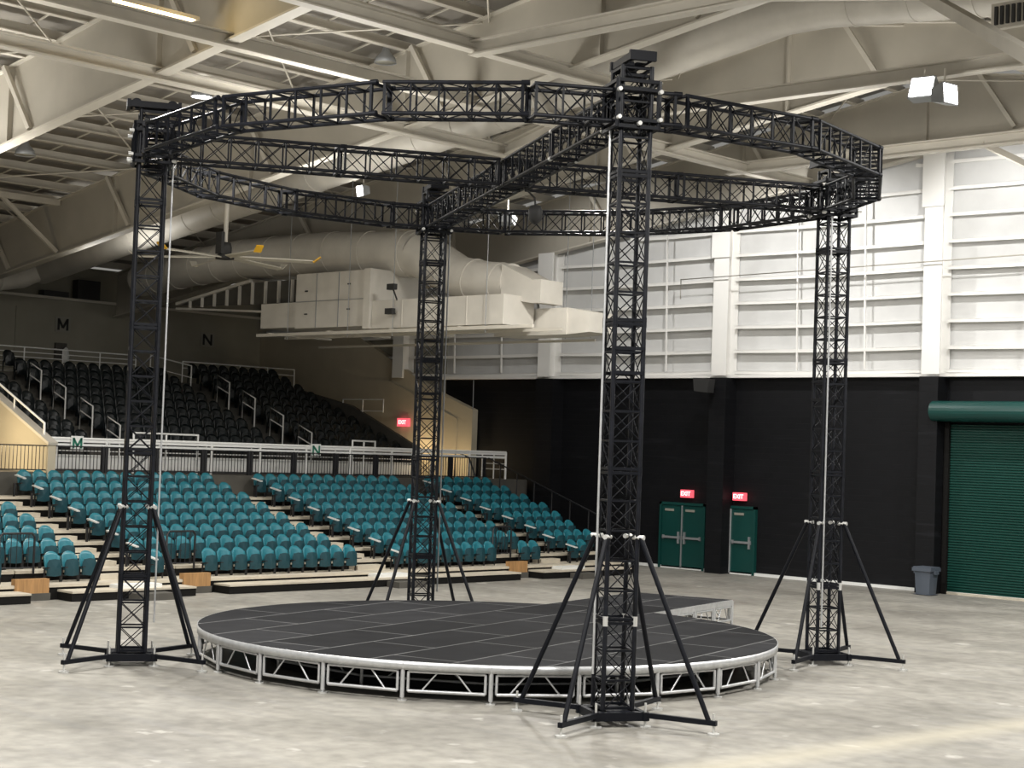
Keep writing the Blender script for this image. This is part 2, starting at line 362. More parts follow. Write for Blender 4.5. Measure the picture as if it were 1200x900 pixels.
# ------------------------------------------------------------------ ducts
def seams(name, pts, r, parent):
    for p, q in zip(pts[:-1], pts[1:]):
        p = Vector(p); q = Vector(q); L = (q-p).length; n = max(1,int(L/1.5)); d = (q-p).normalized()
        for k in range(n):
            c = p.lerp(q, (k+.5)/n); bb = MB(); bb.tube(c-d*.03, c+d*.03, r+.018, 24); part(name, bb, M['duct'], parent)
t = empty('round_duct', (-40,32.6,11.8), label='long pale round air duct sloping up beneath the roof to a ridge elbow', cat='duct')
P = [(-55.6,32.6,9.95),(-50,32.6,10.75),(-26.3,32.6,13.9),(-22.6,32.6,14.45),(-21.4,32.6,14.45),(-12,32.6,13.6)]
b = MB(); b.path(P, .56, 28); part('duct_run', b, M['duct'], t)
seams('seam', P[1:3], .56, t); seams('seam', P[4:], .56, t)
t = empty('feed_duct', (-55.6,31,9.5), label='small pale round duct entering from the left edge above sign M', cat='duct')
b = MB(); b.path([(-55.4,20,9.3),(-55.4,30.8,9.3),(-55.4,31.7,9.5),(-55.4,32.2,9.8)], [.33,.33,.36,.4], 20); part('duct_run', b, M['duct'], t)
b = MB(); b.tube((-55.4,30.75,9.3),(-55.4,30.85,9.3),.36,20); part('seam', b, M['duct'], t)

t = empty('large_round_duct', (-42,35.6,10), label='largest pale round duct with a square outlet, hanging in the far corner', cat='duct')
P = [(-53.5,35.6,9.75),(-50,35.6,10.05),(-47.3,35.6,10.2),(-42.6,35.6,10.14),(-38.2,35.6,9.86)]
b = MB(); b.path(P, [.62,.66,.69,.71,.73], 32); part('duct_run', b, M['duct'], t)
b = MB(); b.path([(-38.2,35.6,9.86),(-37.2,35.6,9.45),(-36.3,35.6,9.05),(-35.2,35.6,8.88),(-34.1,35.6,8.8)], [.73,.68,.64,.6,.56], 32); part('elbow', b, M['duct'], t)
b = MB(); b.prism([(35.15,8.1),(36.1,8.1),(36.1,8.78),(35.15,8.78)], 'x', -32.9, -32.55)
b.add([(-34.1,35.1,8.3),(-34.1,36.15,8.3),(-34.1,36.15,9.3),(-34.1,35.1,9.3),(-32.9,35.15,8.1),(-32.9,36.1,8.1),(-32.9,36.1,8.78),(-32.9,35.15,8.78)],[(0,1,5,4),(1,2,6,5),(2,3,7,6),(3,0,4,7),(0,3,2,1),(4,5,6,7)])
part('square_outlet', b, M['duct'], t)
for x, z, r in ((-52.3,9.85,.65),(-51,9.96,.66),(-49.7,10.07,.68),(-48.4,10.14,.69),(-47,10.2,.70),(-45.4,10.18,.71),(-43.8,10.16,.715),(-42.2,10.12,.72),(-40.4,10.0,.735),(-38.5,9.88,.745)):
    b = MB(); b.tube((x-.02,35.6,z),(x+.02,35.6,z),r+.008,32); part('seam', b, M['duct'], t)
for x, z, r in ((-36.8,9.26,.67),(-35.7,8.96,.63),(-34.6,8.83,.59)):
    b = MB(); d = Vector((1,0,-.25)).normalized()*.02; b.tube(Vector((x,35.6,z))-d,Vector((x,35.6,z))+d,r+.01,32); part('seam', b, M['duct'], t)

t = empty('plenum_box', (-41,35,8.6), label='big pale box plenum under the large round duct', cat='duct')
b = MB(); b.box(-42.75,-39.1,34.4,36.4,7.55,9.32); part('casing', b, M['duct'], t)
for x in (-41.7,-40.6):
    b = MB(); b.box(x-.012,x+.012,34.38,34.4,7.55,9.3); part('panel_seam', b, M['alu_dark'], t)
b = MB(); b.box(-42.75,-39.1,34.38,34.4,8.4,8.42); part('panel_seam', b, M['alu_dark'], t)
b = MB(); b.box(-44.7,-42.76,34.5,36.0,7.6,8.42); part('side_box', b, M['duct'], t)
b = MB(); b.box(-39.3,-39.0,34.3,36.5,7.45,9.34); part('end_frame', b, M['duct'], t)
for x,z in ((-42.2,8.75),(-42.2,8.0),(-40.1,8.9),(-40.1,8.1)):
    b = MB(); b.box(x-.06,x+.06,34.36,34.4,z-.02,z+.02); part('latch', b, M['dark'], t)
t = empty('box_duct', (-36.5,35,8), label='pale rectangular duct reaching right from the plenum, with a bright end', cat='duct')
b = MB(); b.box(-38.98,-33.3,34.4,35.7,7.45,8.32); part('casing', b, M['duct'], t)
for x in (-37.6,-36.2,-34.8):
    b = MB(); b.box(x-.015,x+.015,34.38,34.4,7.45,8.3); part('panel_seam', b, M['duct'], t)
t = empty('outlet_duct', (-33,36.3,7.6), label='bright white stepped outlet duct farthest right of the ducts', cat='duct')
b = MB(); b.box(-35.0,-32.1,35.8,36.9,7.22,8.0); part('casing', b, M['duct'], t)
b = MB(); b.prism([(-32.1,7.23),(-31.25,7.28),(-31.25,7.86),(-32.1,7.99)], 'y', 35.85, 36.85); part('taper', b, M['duct'], t)
t = empty('duct_platform', (-39,35.5,7.2), label='steel support frame slung under the box ducts', cat='frame')
for y in (34.3,35.5,37.0):
    b = MB(); b.box(-44.6,-32,y-.04,y+.04,7.1 if y>36 else 7.3,7.17 if y>36 else 7.4); part('runner', b, M['steel_white'], t)
for x in range(-44,-32,3):
    b = MB(); b.box(x-.05,x+.05,34.3,37.0,7.36,7.43); part('cross_bar', b, M['steel_white'], t)
for x, y in ((-37.9,34.3),(-35.8,34.3),(-33.9,34.3),(-33.2,37.0),(-32.2,37.0),(-43,34.3),(-40.0,34.3)):
    b = MB(); b.tube((x,y,7.2),(x,y,flange(x)+1.0),.012,6); part('hanger_rod', b, M['alu_dark'], t)
t = empty('fin_panel', (-46,35,8.8), label='dim ribbed panel tapering away left of the plenum box', cat='panel')
b = MB(); b.prism([(-50,8.6),(-42.8,8.42),(-42.8,9.25),(-46,9.25),(-50,8.72)], 'y', 35.0, 35.1); part('backing', b, M['concrete'], t)
for k in range(9):
    x=-49.4+k*.72; b = MB(); b.box(x-.03,x+.03,34.9,35.0,8.5,min(9.25,8.72+(x+50)*.135)); part('fin', b, M['duct'], t)
b = MB(); b.bar((-50.2,34.95,8.66),(-45.9,34.95,9.3),.14,.1); part('sloping_angle', b, M['duct'], t)
b = MB(); b.bar((-50.2,34.95,8.5),(-44.7,34.95,8.2),.1,.07); part('lower_angle', b, M['duct'], t)
for k, (y0,y1,z0,z1) in enumerate(((35.5,36.5,9.2,9.95),(34.0,35.1,9.2,9.4))):
    b = MB(); b.box(-58.1,-57.7,y0,y1,z0,z1); tag(b.build('wall_louvre', M['dark']), ['square dark opening above the back wall beside sign M','narrow dark slot above the back wall left of the square opening'][k], 'vent')
# fixtures on the ducts
for x,z,nm in ((-37.85,8.68,'upper small dark lamp fixed above the box duct'),(-37.9,7.93,'lower small dark lamp fixed on the box duct face')):
    t = empty('duct_lamp', (x,34.3,z), label=nm, cat='lamp')
    b = MB(); b.box(x-.16,x+.16,34.1,34.25,z-.08,z+.1); part('housing', b, M['dark'], t)
    b = MB(); b.bar((x,34.2,z),(x,34.42,z-.05 if z<8.2 else z-.4),.035); part('bracket', b, M['dark'], t)

# ------------------------------------------------------------------ hanging lamps
def high_bay(x,y,z,label,glow=True,ztop=None):
    t = empty('high_bay_lamp', (x,y,z), label=label, cat='lamp', group='round lamps hung from the roof')
    b = MB(); b.lathe([(.08,.42),(.12,.3),(.26,.14),(.30,0),(.29,0),(.24,.12)], (x,y,z), 20); part('reflector', b, M['alu_dark'], t)
    b = MB(); b.lathe([(0,.02),(.28,.02),(.28,.05),(0,.05)], (x,y,z), 20); part('lens', b, M['lens'] if glow else M['sign_grey'], t)
    b = MB(); b.tube((x,y,z+.4),(x,y,ztop or roofz(x)),.02,6); part('stem', b, M['alu_dark'], t)
high_bay(-36.9,26.2,13.0,'glowing round high bay lamp beside the left tower head')
high_bay(-42.6,24.3,11.7,'unlit round lamp hanging at the left edge under the roof',False)
high_bay(-32.7,29.0,13.9,'unlit round lamp at the picture top left of centre',False)
high_bay(-37.6,34.3,12.95,'unlit round lamp seen between ring truss and cross truss',False)
def flood(x,y,z,rz,label,tilt=35,k=.62,stem=1.0):
    t = empty('flood_lamp', (x,y,z), rz, label=label, cat='lamp')
    b = MB(); b.prism([(-.22*k,-.2*k),(.22*k,-.32*k),(.22*k,.32*k),(-.22*k,.2*k)],'x',-.34*k,.34*k); o=b.build('housing', M['alu_dark'], t); o.rotation_euler=(math.radians(-tilt),0,0)
    b = MB(); b.box(-.3*k,.3*k,.221*k,.24*k,-.27*k,.27*k); o=b.build('lens', M['lens'], t); o.rotation_euler=(math.radians(-tilt),0,0)
    b = MB(); b.tube((0,0,.1),(0,0,stem),.02,8); b.build('stem', M['steel_white'], t)
flood(-19.0,32.9,12.15,math.radians(188),'left lamp of the flood lamp pair under the cross beam at upper right',-22,.85,.5)
flood(-18.5,32.9,12.0,math.radians(262),'right lamp of the flood lamp pair under the cross beam at upper right',-5,.75,.6)
flood(-38.0,33.0,11.5,math.radians(170),'glowing white flood lamp behind the far ring truss',10,.55,1.0)
flood(-28.9,29.9,9.6,math.radians(20),'small dark lamp hanging below the far ring truss right of centre',-70,.55,.5)
# linear warm fixture at top left
t = empty('strip_lamp', (-30.15,20.1,13.0), label='warm glowing strip lamp along the strut at the top left', cat='lamp')
b = MB(); b.box(-30.25,-30.05,19.0,21.2,12.98,13.06); part('reflector', b, M['steel_white'], t)
b = MB(); b.box(-30.22,-30.08,19.1,21.1,12.95,12.98); part('lens', b, M['warm_lens'], t)

# ------------------------------------------------------------------ ceiling fan
FX,FY,FZ = -40.6,29.9,9.28
t = empty('ceiling_fan', (FX,FY,FZ), label='huge ceiling fan with pale blades and yellow tips behind the left tower', cat='fan')
b = MB(); b.tube((FX,FY,FZ+.4),(FX,FY,flange(FX)),.07,10); part('downrod', b, M['steel_white'], t)
b = MB(); b.lathe([(0,.45),(.16,.45),(.2,.3),(.2,.1),(.28,.05),(.28,-.05),(0,-.08)], (FX,FY,FZ), 16); part('motor', b, M['dark'], t)
b = MB(); b.box(FX-.14,FX+.14,FY-.25,FY-.14,FZ+.1,FZ+.75); part('control_box', b, M['dark'], t)
for k in range(6):
    a = math.radians(43.6+60*k); d = Vector((math.cos(a),math.sin(a),0)); n = Vector((-d.y,d.x,0)); c = Vector((FX,FY,FZ))
    b = MB(); p0=c+d*.25; p1=c+d*2.65+Vector((0,0,-.06))
    b.add([p0-n*.09+Vector((0,0,.03)),p0+n*.09-Vector((0,0,.03)),p1+n*.08-Vector((0,0,.03)),p1-n*.08+Vector((0,0,.03)),p0-n*.09+Vector((0,0,.06)),p0+n*.09,p1+n*.08,p1-n*.08+Vector((0,0,.06))],[(0,1,2,3),(7,6,5,4),(0,4,5,1),(1,5,6,2),(2,6,7,3),(3,7,4,0)])
    bl = part('blade', b, M['blade'], t)
    b = MB(); b.bar(p1-c,p1-c+d*.22+Vector((0,0,.17)),.22,.03); b.build('winglet', M['yellow'] if k in (0,4,5) else M['blade'], bl)

# ------------------------------------------------------------------ signs on the walls
for nm, y, z in (('M',35.05,8.14),('N',41.97,8.03)):
    t = empty('section_sign', (-57.98,y,z), label='black letter %s on a grey plate high on the back wall' % nm, cat='sign')
    b = MB(); b.box(-58.0,-57.97,y-.34,y+.34,z-.3,z+.3); part('plate', b, M['sign_grey'], t)
    letter(nm, .46, M['sign_black'], t, (-57.96,y,z))
t = empty('hose_cabinet', (-57.95,35.0,7.1), label='small brown wall cabinet with a white bag under sign M', cat='cabinet')
b = MB(); b.box(-58.0,-57.85,34.72,35.2,6.75,7.4); part('box', b, M['concrete'], t)
b = MB(); b.lathe([(0,.35),(.08,.28),(.15,0),(.12,-.25),(0,-.3)], (-57.75,35.1,6.9), 12); part('bag', b, M['sign_white'], t)
for i,(x0,x1,y,z) in enumerate(((-34.83,-34.39,45.02,2.55),(-32.63,-32.18,44.98,2.55))):
    t = empty('exit_sign', ((x0+x1)/2,y,z), label=['red lit exit sign over the double doors','red lit exit sign over the single door'][i], cat='sign')
    b = MB(); b.box(x0,x1,y-.1,y+.08,z-.13,z+.13); part('housing', b, M['red'], t)
    text('lettering', 'EXIT', .2, M['exit_text'], t, ((x0+x1)/2,y-.105,z), (PI/2,0,0), .004)
t = empty('exit_sign', (-48.5,44.6,4.76), label='small red exit sign on the sloping wall of the upper stairs', cat='sign')
b = MB(); b.box(-48.8,-48.2,44.6,44.75,4.6,4.92); part('housing', b, M['red'], t)
text('lettering', 'EXIT', .22, M['exit_text'], t, (-48.5,44.59,4.76), (PI/2,0,0), .004)

# ------------------------------------------------------------------ doors
def leaf(x0,x1,parent,bar_z=1.02,handle_side=1):
    b = MB(); b.box(x0,x1,45.0,45.06,.04,2.13); o = b.build('leaf', M['green'], parent)
    b = MB(); b.box(x0+.06,x1-.06,44.93,44.98,bar_z,bar_z+.07); b.box(x0+.05,x0+.12,44.95,45.0,bar_z-.03,bar_z+.1); b.box(x1-.12,x1-.05,44.95,45.0,bar_z-.03,bar_z+.1); b.build('push_bar', M['alu_dark'], o)
    b = MB(); xs = x0+.08 if handle_side<0 else x1-.14; b.box(x0+.12,x0+.5,44.98,45.0,1.94,2.02); b.build('name_plate', M['sign_grey'], o)
    b = MB(); b.box(xs,xs+.06,44.94,45.0,.85,1.25); b.build('lock_case', M['alu_dark'], o)
d1 = MB(); d1.box(-35.75,-35.66,44.97,45.1,0,2.24); d1.box(-33.9,-33.81,44.97,45.1,0,2.24); d1.box(-35.75,-33.81,44.97,45.1,2.15,2.24)
d1 = struct('door_1', d1, M['green'], 'green steel double doors with push bars'); leaf(-35.64,-34.80,d1); leaf(-34.76,-33.92,d1,handle_side=-1)
b = MB(); b.box(-34.80,-34.76,44.96,45.05,.03,2.14); b.build('centre_post', M['alu_dark'], d1)
d2 = MB(); d2.box(-32.86,-32.76,44.97,45.1,0,2.24); d2.box(-31.86,-31.77,44.97,45.1,0,2.24); d2.box(-32.86,-31.77,44.97,45.1,2.15,2.24)
d2 = struct('door_2', d2, M['green'], 'green steel single door with push bar'); leaf(-32.74,-31.88,d2)
b = MB(); b.box(-32.77,-32.74,44.94,45.0,.03,2.14); b.build('edge_strip', M['alu'], d2)
# roller door
d3 = MB(); d3.box(-24.98,-24.82,44.9,45.1,0,5.1); d3.box(-19.3,-19.1,44.9,45.1,0,5.1); d3 = struct('door_3', d3, M['riser'], 'green roller shutter door')
b = MB(); n = 64
pf = []
for k in range(n):
    z = .06+k*(5.0/n); pf += [(45.04,z),(45.0,z+.02),(45.0,z+.05),(45.04,z+.072)]
pf += [(45.08,5.06),(45.08,.06)]
b.prism(pf,'x',-24.84,-19.25); b.build('curtain', M['green_slat'], d3)
b = MB(); b.box(-24.84,-19.25,44.97,45.08,0,.07); b.build('bottom_bar', M['tier'], d3)
b = MB(); pr = [(44.2+.32+.30*math.cos(a), 5.42+.30*math.sin(a)) for a in [math.radians(90+15*i) for i in range(13)]]; b.prism(pr+[(45.09,5.12),(45.09,5.72)],'x',-25.15,-18.9); b.build('hood', M['green'], d3)

# wall speaker, bin
t = empty('wall_speaker', (-33.8,44.25,6.2), label='small black loudspeaker on the pilaster top left of the paired doors', cat='loudspeaker')
b = MB(); b.prism([(-33.65,5.98),(-33.1,5.93),(-33.05,6.38),(-33.7,6.42)],'y',43.95,44.3); part('cabinet', b, M['dark'], t)
b = MB(); b.bar((-33.35,44.3,6.15),(-33.35,44.5,6.15),.08); part('bracket', b, M['dark'], t)
t = empty('rubbish_bin', (-24.95,44.0,0), label='slate grey plastic rubbish bin against the black wall left of roller door', cat='bin')
b = MB(); n=24
for z0,z1,r0,r1 in ((.02,.72,.27,.33),):
    b.prism([(-.27,-.25),(.27,-.25),(.27,.25),(-.27,.25)],'z',.02,.03)
vs=[]
for z,r in ((.02,.235),(.70,.275)):
    for k in range(24):
        a=2*PI*k/24; c,s_=math.cos(a),math.sin(a); q=1/max(abs(c),abs(s_))**.75; vs.append((r*c*q,r*s_*q*.92,z))
b.add(vs,[(k,(k+1)%24,24+(k+1)%24,24+k) for k in range(24)]); b.build('tub', M['bin'], t)
b = MB(); b.prism([(-.31,-.29),(.31,-.29),(.31,.29),(-.31,.29)],'z',.70,.80); b.prism([(-.29,-.27),(.29,-.27),(.29,.27),(-.29,.27)],'z',.80,.83); b.build('rim', M['bin'], t)
for sx in (-1,1):
    b = MB(); b.box(sx*.32-.04,sx*.32+.04,-.1,.1,.62,.72); b.build('handle', M['bin'], t)
t = MB(); t.tube((-44.9,44.9,6.5),(-44.85,44.9,2.6),.018,6); tag(t.build('wall_conduit', M['alu_dark']), 'thin pale conduit running down the black wall by the upper stands', 'pipe')

t = MB(); t.path([(-34.6,44.3,9.1),(-34.6,44.3,9.75),(-15,44.3,10.0)],.022,6); tag(t.build('wall_conduit', M['steel_white']), 'thin grey pipe running level across the girts of the upper end wall', 'pipe')
# ------------------------------------------------------------------ lower bleachers
NOSE0 = -34.35; RUN = .92
def nose(k): return NOSE0-RUN*k
def plat(k): return .36+.25*k
gaps = [(19.75,20.75),(24.35,25.3),(36.05,36.95)]            # between the banks
banks = [(9.5,19.75,'far left bleacher bank, cut by the left edge of the frame'),(20.35,24.85,'narrow bleacher bank behind the left tower foot'),(24.85,36.45,'wide middle bleacher bank behind the stage'),(36.45,41.6,'right bleacher bank beside the black end wall')]
banks[0] = (12.0,20.35,banks[0][2])
ais = [(22.35,23.55),(30.55,31.75),(38.05,39.1)]
for b0,b1,nm in banks:
    t = empty('bleacher_bank', (-37.5,(b0+b1)/2,0), label=nm, cat='bleachers')
    for k in range(8):
        b = MB(); x1 = nose(k); x0 = nose(k+1) if k < 7 else -41.75
        b.box(x0,x1,b0+.02,b1-.02,plat(k)-.07,plat(k)); part('tier_deck', b, M['tier'], t)
        b = MB(); b.box(x1-.06,x1-.03,b0+.02,b1-.02,(plat(k-1) if k else .0),plat(k)-.07); part('riser', b, M['riser'], t)
    if b0 > 20:
        for a0,a1 in ais:
            if b0 < a0 < b1:
                for k in range(1,8):
                    b = MB(); b.box(nose(k),nose(k)+.36,a0+.08,a1-.08,plat(k-1),plat(k)-.125); part('aisle_step', b, M['tier'], t)
    # low front step with black kick board
    e0 = b0+(.55 if b0 > 12 else 0); e1 = b1-.45
    if b0 < 20.5 and b0 > 20: e0 = 20.95; 
    b = MB(); b.box(-34.4,-33.72,e0,e1,.19,.235); part('front_step', b, M['tier'], t)
    b = MB(); b.box(-34.35,-33.74,e0,e1,0.01,.19); part('kick_board', b, M['riser'], t)
    if b0 > 20:
        for a0,a1 in ais:
            if b0 < a0 < b1:
                b = MB(); b.box(-34.4,-33.95,a0,a1,.235,.32); part('aisle_block', b, M['sign_white'], t)
                b = MB(); b.box(-33.7,-33.2,a0+.1,a1-.1,0.0,.16); part('loose_step', b, M['concrete'], t)
for g0,g1 in gaps:
    t = empty('end_panel', (-34.5,(g0+g1)/2,0), label={19.75:'wooden bleacher end panel at the left edge of the frame',24.35:'wooden bleacher end panel right of the left tower foot',36.05:'wooden bleacher end panel behind the far tower, right of the middle bank'}[g0], cat='panel')
    b = MB(); b.box(-34.5,-34.32,g0+.08,g1-.05,.17,.5); part('board', b, M['wood'], t)
    b = MB(); b.box(-34.55,-34.3,g0+.04,g1-.02,0,.17); part('plinth', b, M['concrete'], t)
    t = empty('guard_rail', (-34.6,(g0+g1)/2,.5), label={19.75:'black tube guard rail at the left edge of the lower seats',24.35:'black tube guard rail on the bleachers right of the left tower',36.05:'black tube guard rail at the right end of the middle bank'}[g0], cat='railing')
    xx=-35.05
    b = MB(); b.path([(xx,g0+.05,.55),(xx,g0+.05,1.42),(xx,g0+.12,1.5),(xx,g1-.12,1.5),(xx,g1-.05,1.42),(xx,g1-.05,.55)],.028,8); part('hoop', b, M['black_pipe'], t)
    for k in range(1,6):
        y = g0+.05+(g1-g0-.1)*k/6; b = MB(); b.tube((xx,y,.7),(xx,y,1.48),.01,6); part('picket', b, M['black_pipe'], t)
    b = MB(); b.tube((xx,g0+.05,.7),(xx,g1-.05,.7),.016,6); part('lower_rail', b, M['black_pipe'], t)

# teal seat prototype (faces +X, back at the rear)
def seat_back(w=.44, h=.44, z0=.28, x=-.10):
    b = MB(); nu, nv = 6, 5; fr=[]; bk=[]
    for j in range(nv+1):
        v = j/nv
        for i in range(nu+1):
            u = i/nu*2-1
            hw = w/2*(1-.16*max(0,v-.72)/.28*1.0 - .10*(1-v))
            z = z0+h*v - (.10*abs(u)**2.5 if j == nv else (.02*abs(u)**3 if j == nv-1 else 0))
            cx = x + .05*u*u - .09*v
            fr.append((cx, u*hw, z)); bk.append((cx-.03, u*hw, z))
    n = nu+1; N = len(fr); vs = fr+bk; fs=[]
    for j in range(nv):
        for i in range(nu):
            a=j*n+i; fs.append((a,a+1,a+n+1,a+n)); fs.append((N+a,N+a+n,N+a+n+1,N+a+1))
    ed = [i for i in range(nu+1)] + [j*n+nu for j in range(1,nv+1)] + [nv*n+i for i in range(nu-1,-1,-1)] + [j*n for j in range(nv-1,0,-1)]
    for a,c in zip(ed, ed[1:]+ed[:1]): fs.append((a,N+a,N+c,c))
    b.add(vs, fs, True); return b
def seat_pan():
    # folded-up seat pan standing in front of the backrest
    b = MB(); prof = []
    for u,z in ((-.19,.16),(-.2,.3),(-.19,.46),(-.15,.53),(0,.55),(.15,.53),(.19,.46),(.2,.3),(.19,.16),(0,.14)): prof.append((u,z))
    n = len(prof)
    vs = [(.0+.03*(z-.16),u,z) for u,z in prof]+[(.055-.03*(u/.2)**2-.02*(z-.14),u*.94,z) for u,z in prof]+[(.07,0,.34)]
    fs = [tuple(range(n))]+[(i,n+i,n+(i+1)%n,(i+1)%n) for i in range(n)]+[(n+i,2*n,n+(i+1)%n) for i in range(n)]
    b.add(vs, fs, False); return b
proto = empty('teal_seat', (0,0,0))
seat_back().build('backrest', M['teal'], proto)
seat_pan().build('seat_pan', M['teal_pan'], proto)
b = MB()
for sy in (-.215,.215):
    b.bar((-.08,sy,0),(-.06,sy,.34),.035,.02); b.bar((-.12,sy,.33),(.16,sy,.36),.035,.03)
b.bar((-.08,-.215,.15),(-.08,.215,.15),.03)
b.build('frame', M['frame_black'], proto)
note_kids(proto)
armproto = MB(); armproto.bar((-.16,.0,.52),(.26,.02,.44),.10,.03); arm_me = armproto.mesh('armrest', M['arm'])
PITCH = .47
blocks = []   # (y0, y1, name, rows)
def seats_in(y0,y1): 
    n = int((y1-y0+.02)/PITCH); off=(y1-y0-n*PITCH)/2; return [y0+off+PITCH*(i+.5) for i in range(n)]
SEC = [('far left block', 16.0, 22.35, 0),('left centre block',23.55,30.55,1),('right centre block',31.75,38.05,2),('far right block',39.1,41.4,3)]
def visx(x,y,z):
    d = Vector((x,y,z-H)); zz = d.dot(Fw); return 600+1952.63*d.dot(R)/zz
first = True; nseat = 0
for k in range(8):
    for nm,y0,y1,si in SEC:
        ys = []
        if k == 0:
            # the front row is broken by the guard-railed gaps between banks
            lo = y0
            for g0,g1 in gaps:
                if y0 < (g0+g1)/2 < y1: ys += seats_in(lo,g0); lo = g1
            ys += seats_in(lo, y1 if si < 3 else 40.4)
        else: ys = seats_in(y0, y1+(min(k,4)*.25 if si == 3 else 0))
        ys = [y for y in ys if visx(nose(k)-.5,y,plat(k)+.6) > -14]
        for i,y in enumerate(ys):
            o = proto if first else copy_tree(proto); first = False; nseat += 1
            o.location = (nose(k)-.42, y, plat(k)); o.rotation_euler = (0,0,random.uniform(-.012,.012))
            row = {0:'front',7:'top'}.get(k, nth(k))
            tag(o, 'teal folding seat, %s row of the %s, %s from its left end' % (row, nm, nth(i)), 'seat', 'teal folding seats of the lower bleachers')
            edge = (i == 0 and si > 0) or (False)
            if edge and k % 1 == 0:
                a = bpy.data.objects.new('armrest', arm_me); col.objects.link(a); a.parent = o; a.location = (.02,-.23,.05); a['label']='pale grey end armrest'
print('teal seats', nseat)
# aisle posts: short black posts beside the aisle armrests
for (a0,a1),nm in zip(ais, ('left','middle','right')):
    t = empty('aisle_rail', (-37,a1,1), label='row of short black posts edging the %s bleacher aisle' % nm, cat='railing')
    for k in range(0,8):
        x=nose(k)-.2; b=MB(); b.bar((x,a1-.03,plat(k)),(x,a1-.03,plat(k)+.36),.05); part('post', b, M['black_pipe'], t)

# ------------------------------------------------------------------ concourse and upper stand
b = MB(); b.box(-46.3,-41.78,12,44.74,2.55,2.75); b.box(-41.95,-41.78,12,44.74,0,2.55); co_ = b.build('concourse_deck', M['concrete']); tag(co_, 'raised concrete concourse between lower seats and upper stand', 'platform')
t = empty('upper_stand', (-50,34,0), label='dim stepped concrete upper stand carrying the dark seats', cat='stand')
def unose(j): return -46.3-.85*j
def uplat(j): return 3.2+.31*j
UY0, UY1 = 25.25, 43.2
for j in range(10):
    b = MB(); b.box(unose(j+1),unose(j),UY0,UY1,2.6 if j==0 else uplat(j)-.5,uplat(j)); part('tier', b, M['sign_white'] if j == 0 else M['concrete'], t)
b = MB(); b.box(-57.95,unose(10),UY0,44.6,5.6,6.0); part('walkway', b, M['concrete'], t)
for a in (30.0, 38.0):
    for j in range(1,10):
        b = MB(); b.box(unose(j),unose(j)+.3,a-.5,a+.5,uplat(j-1),uplat(j)-.15); part('aisle_step', b, M['concrete'], t)
# dark seats (one mesh each)
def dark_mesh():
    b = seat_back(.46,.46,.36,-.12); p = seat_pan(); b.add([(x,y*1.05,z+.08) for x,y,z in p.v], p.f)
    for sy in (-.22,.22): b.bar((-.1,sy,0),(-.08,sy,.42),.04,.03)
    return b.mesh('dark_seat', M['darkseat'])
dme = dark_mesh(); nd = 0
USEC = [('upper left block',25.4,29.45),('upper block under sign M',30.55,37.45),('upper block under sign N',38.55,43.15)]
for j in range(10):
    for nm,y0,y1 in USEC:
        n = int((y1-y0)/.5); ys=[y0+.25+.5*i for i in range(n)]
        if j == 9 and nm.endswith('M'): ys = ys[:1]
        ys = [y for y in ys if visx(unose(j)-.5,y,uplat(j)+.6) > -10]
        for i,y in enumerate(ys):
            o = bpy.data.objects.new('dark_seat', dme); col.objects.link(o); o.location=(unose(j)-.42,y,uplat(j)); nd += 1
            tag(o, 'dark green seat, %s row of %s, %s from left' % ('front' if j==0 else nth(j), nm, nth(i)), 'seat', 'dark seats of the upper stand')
print('dark seats', nd)
# handrails along the upper aisles
for a,sg in ((30.15,'M'),(38.1,'N')):
    for q,sx in enumerate((-46.9,-48.55,-50.25,-51.85)):
        t = empty('aisle_handrail', (sx,a,uplat(0)), label='white two-rail aisle handrail below sign %s, %s from the bottom' % (sg, ['lowest','second','third','topmost'][q] if q in (1,2) else ['lowest','','','topmost'][q]), cat='railing')
        t['label'] = 'white two-bar handrail on upper aisle below sign %s, %s' % (sg, ['lowest of four','second from bottom','third from bottom','topmost of four'][q])
        def zt(x): return 4.2+.365*(-46.2-x)
        x0,x1 = sx, sx+.75
        b = MB(); b.path([(x0,a,zt(x0)-1.1),(x0,a,zt(x0)),(x1,a,zt(x1)),(x1,a,zt(x1)-1.1)],.028,8); part('frame_tube', b, M['white_pipe'], t)
        b = MB(); b.tube((x0,a,zt(x0)-.42),(x1,a,zt(x1)-.42),.024,8); part('mid_bar', b, M['white_pipe'], t)
# rails at the back of the upper stand
def rail(name, pts, h, bars, m, label, every=1.8, r=.025):
    """horizontal guard rail; pts base polyline"""
    c = Vector(pts[0]).lerp(Vector(pts[-1]), .5); t = empty(name, c, label=label, cat='railing')
    for p,q in zip(pts[:-1],pts[1:]):
        p=Vector(p);q=Vector(q);L=(q-p).length;n=max(1,round(L/every))
        for k in range(n+1):
            s_=p.lerp(q,k/n); b=MB(); b.tube(s_,s_+Vector((0,0,h)),r,8); part('post', b, m, t)
        for i,hh in enumerate(bars):
            b=MB(); b.tube(p+Vector((0,0,hh)),q+Vector((0,0,hh)),r if i==0 else r*.7,8); part('rail_bar', b, m, t)
    return t
rail('rear_guard_rail',[(-55.15,30.2,6.0),(-55.15,36.6,6.0)],.98,[.98,.8,.62,.44,.26,.08],M['white_pipe'],'white five-bar guard rail behind the upper seats below sign M')
rail('rear_guard_rail',[(-54.6,38.4,6.0),(-54.6,44.0,6.0)],.85,[.85,.6],M['white_pipe'],'dim guard rail behind the top row of seats below sign N',1.3)
rail('stair_guard_rail',[(-54.6,36.9,6.0),(-52.6,37.4,5.6)],1.0,[1.0,.55],M['white_pipe'],'sloping white rail at the top of the aisle below sign N',1.6)
rail('corner_guard_rail',[(-53.6,29.6,6.0),(-55.2,29.6,6.0)],1.0,[1.0,.55],M['white_pipe'],'white rail at the left above the top of the aisle below sign M',1.6)
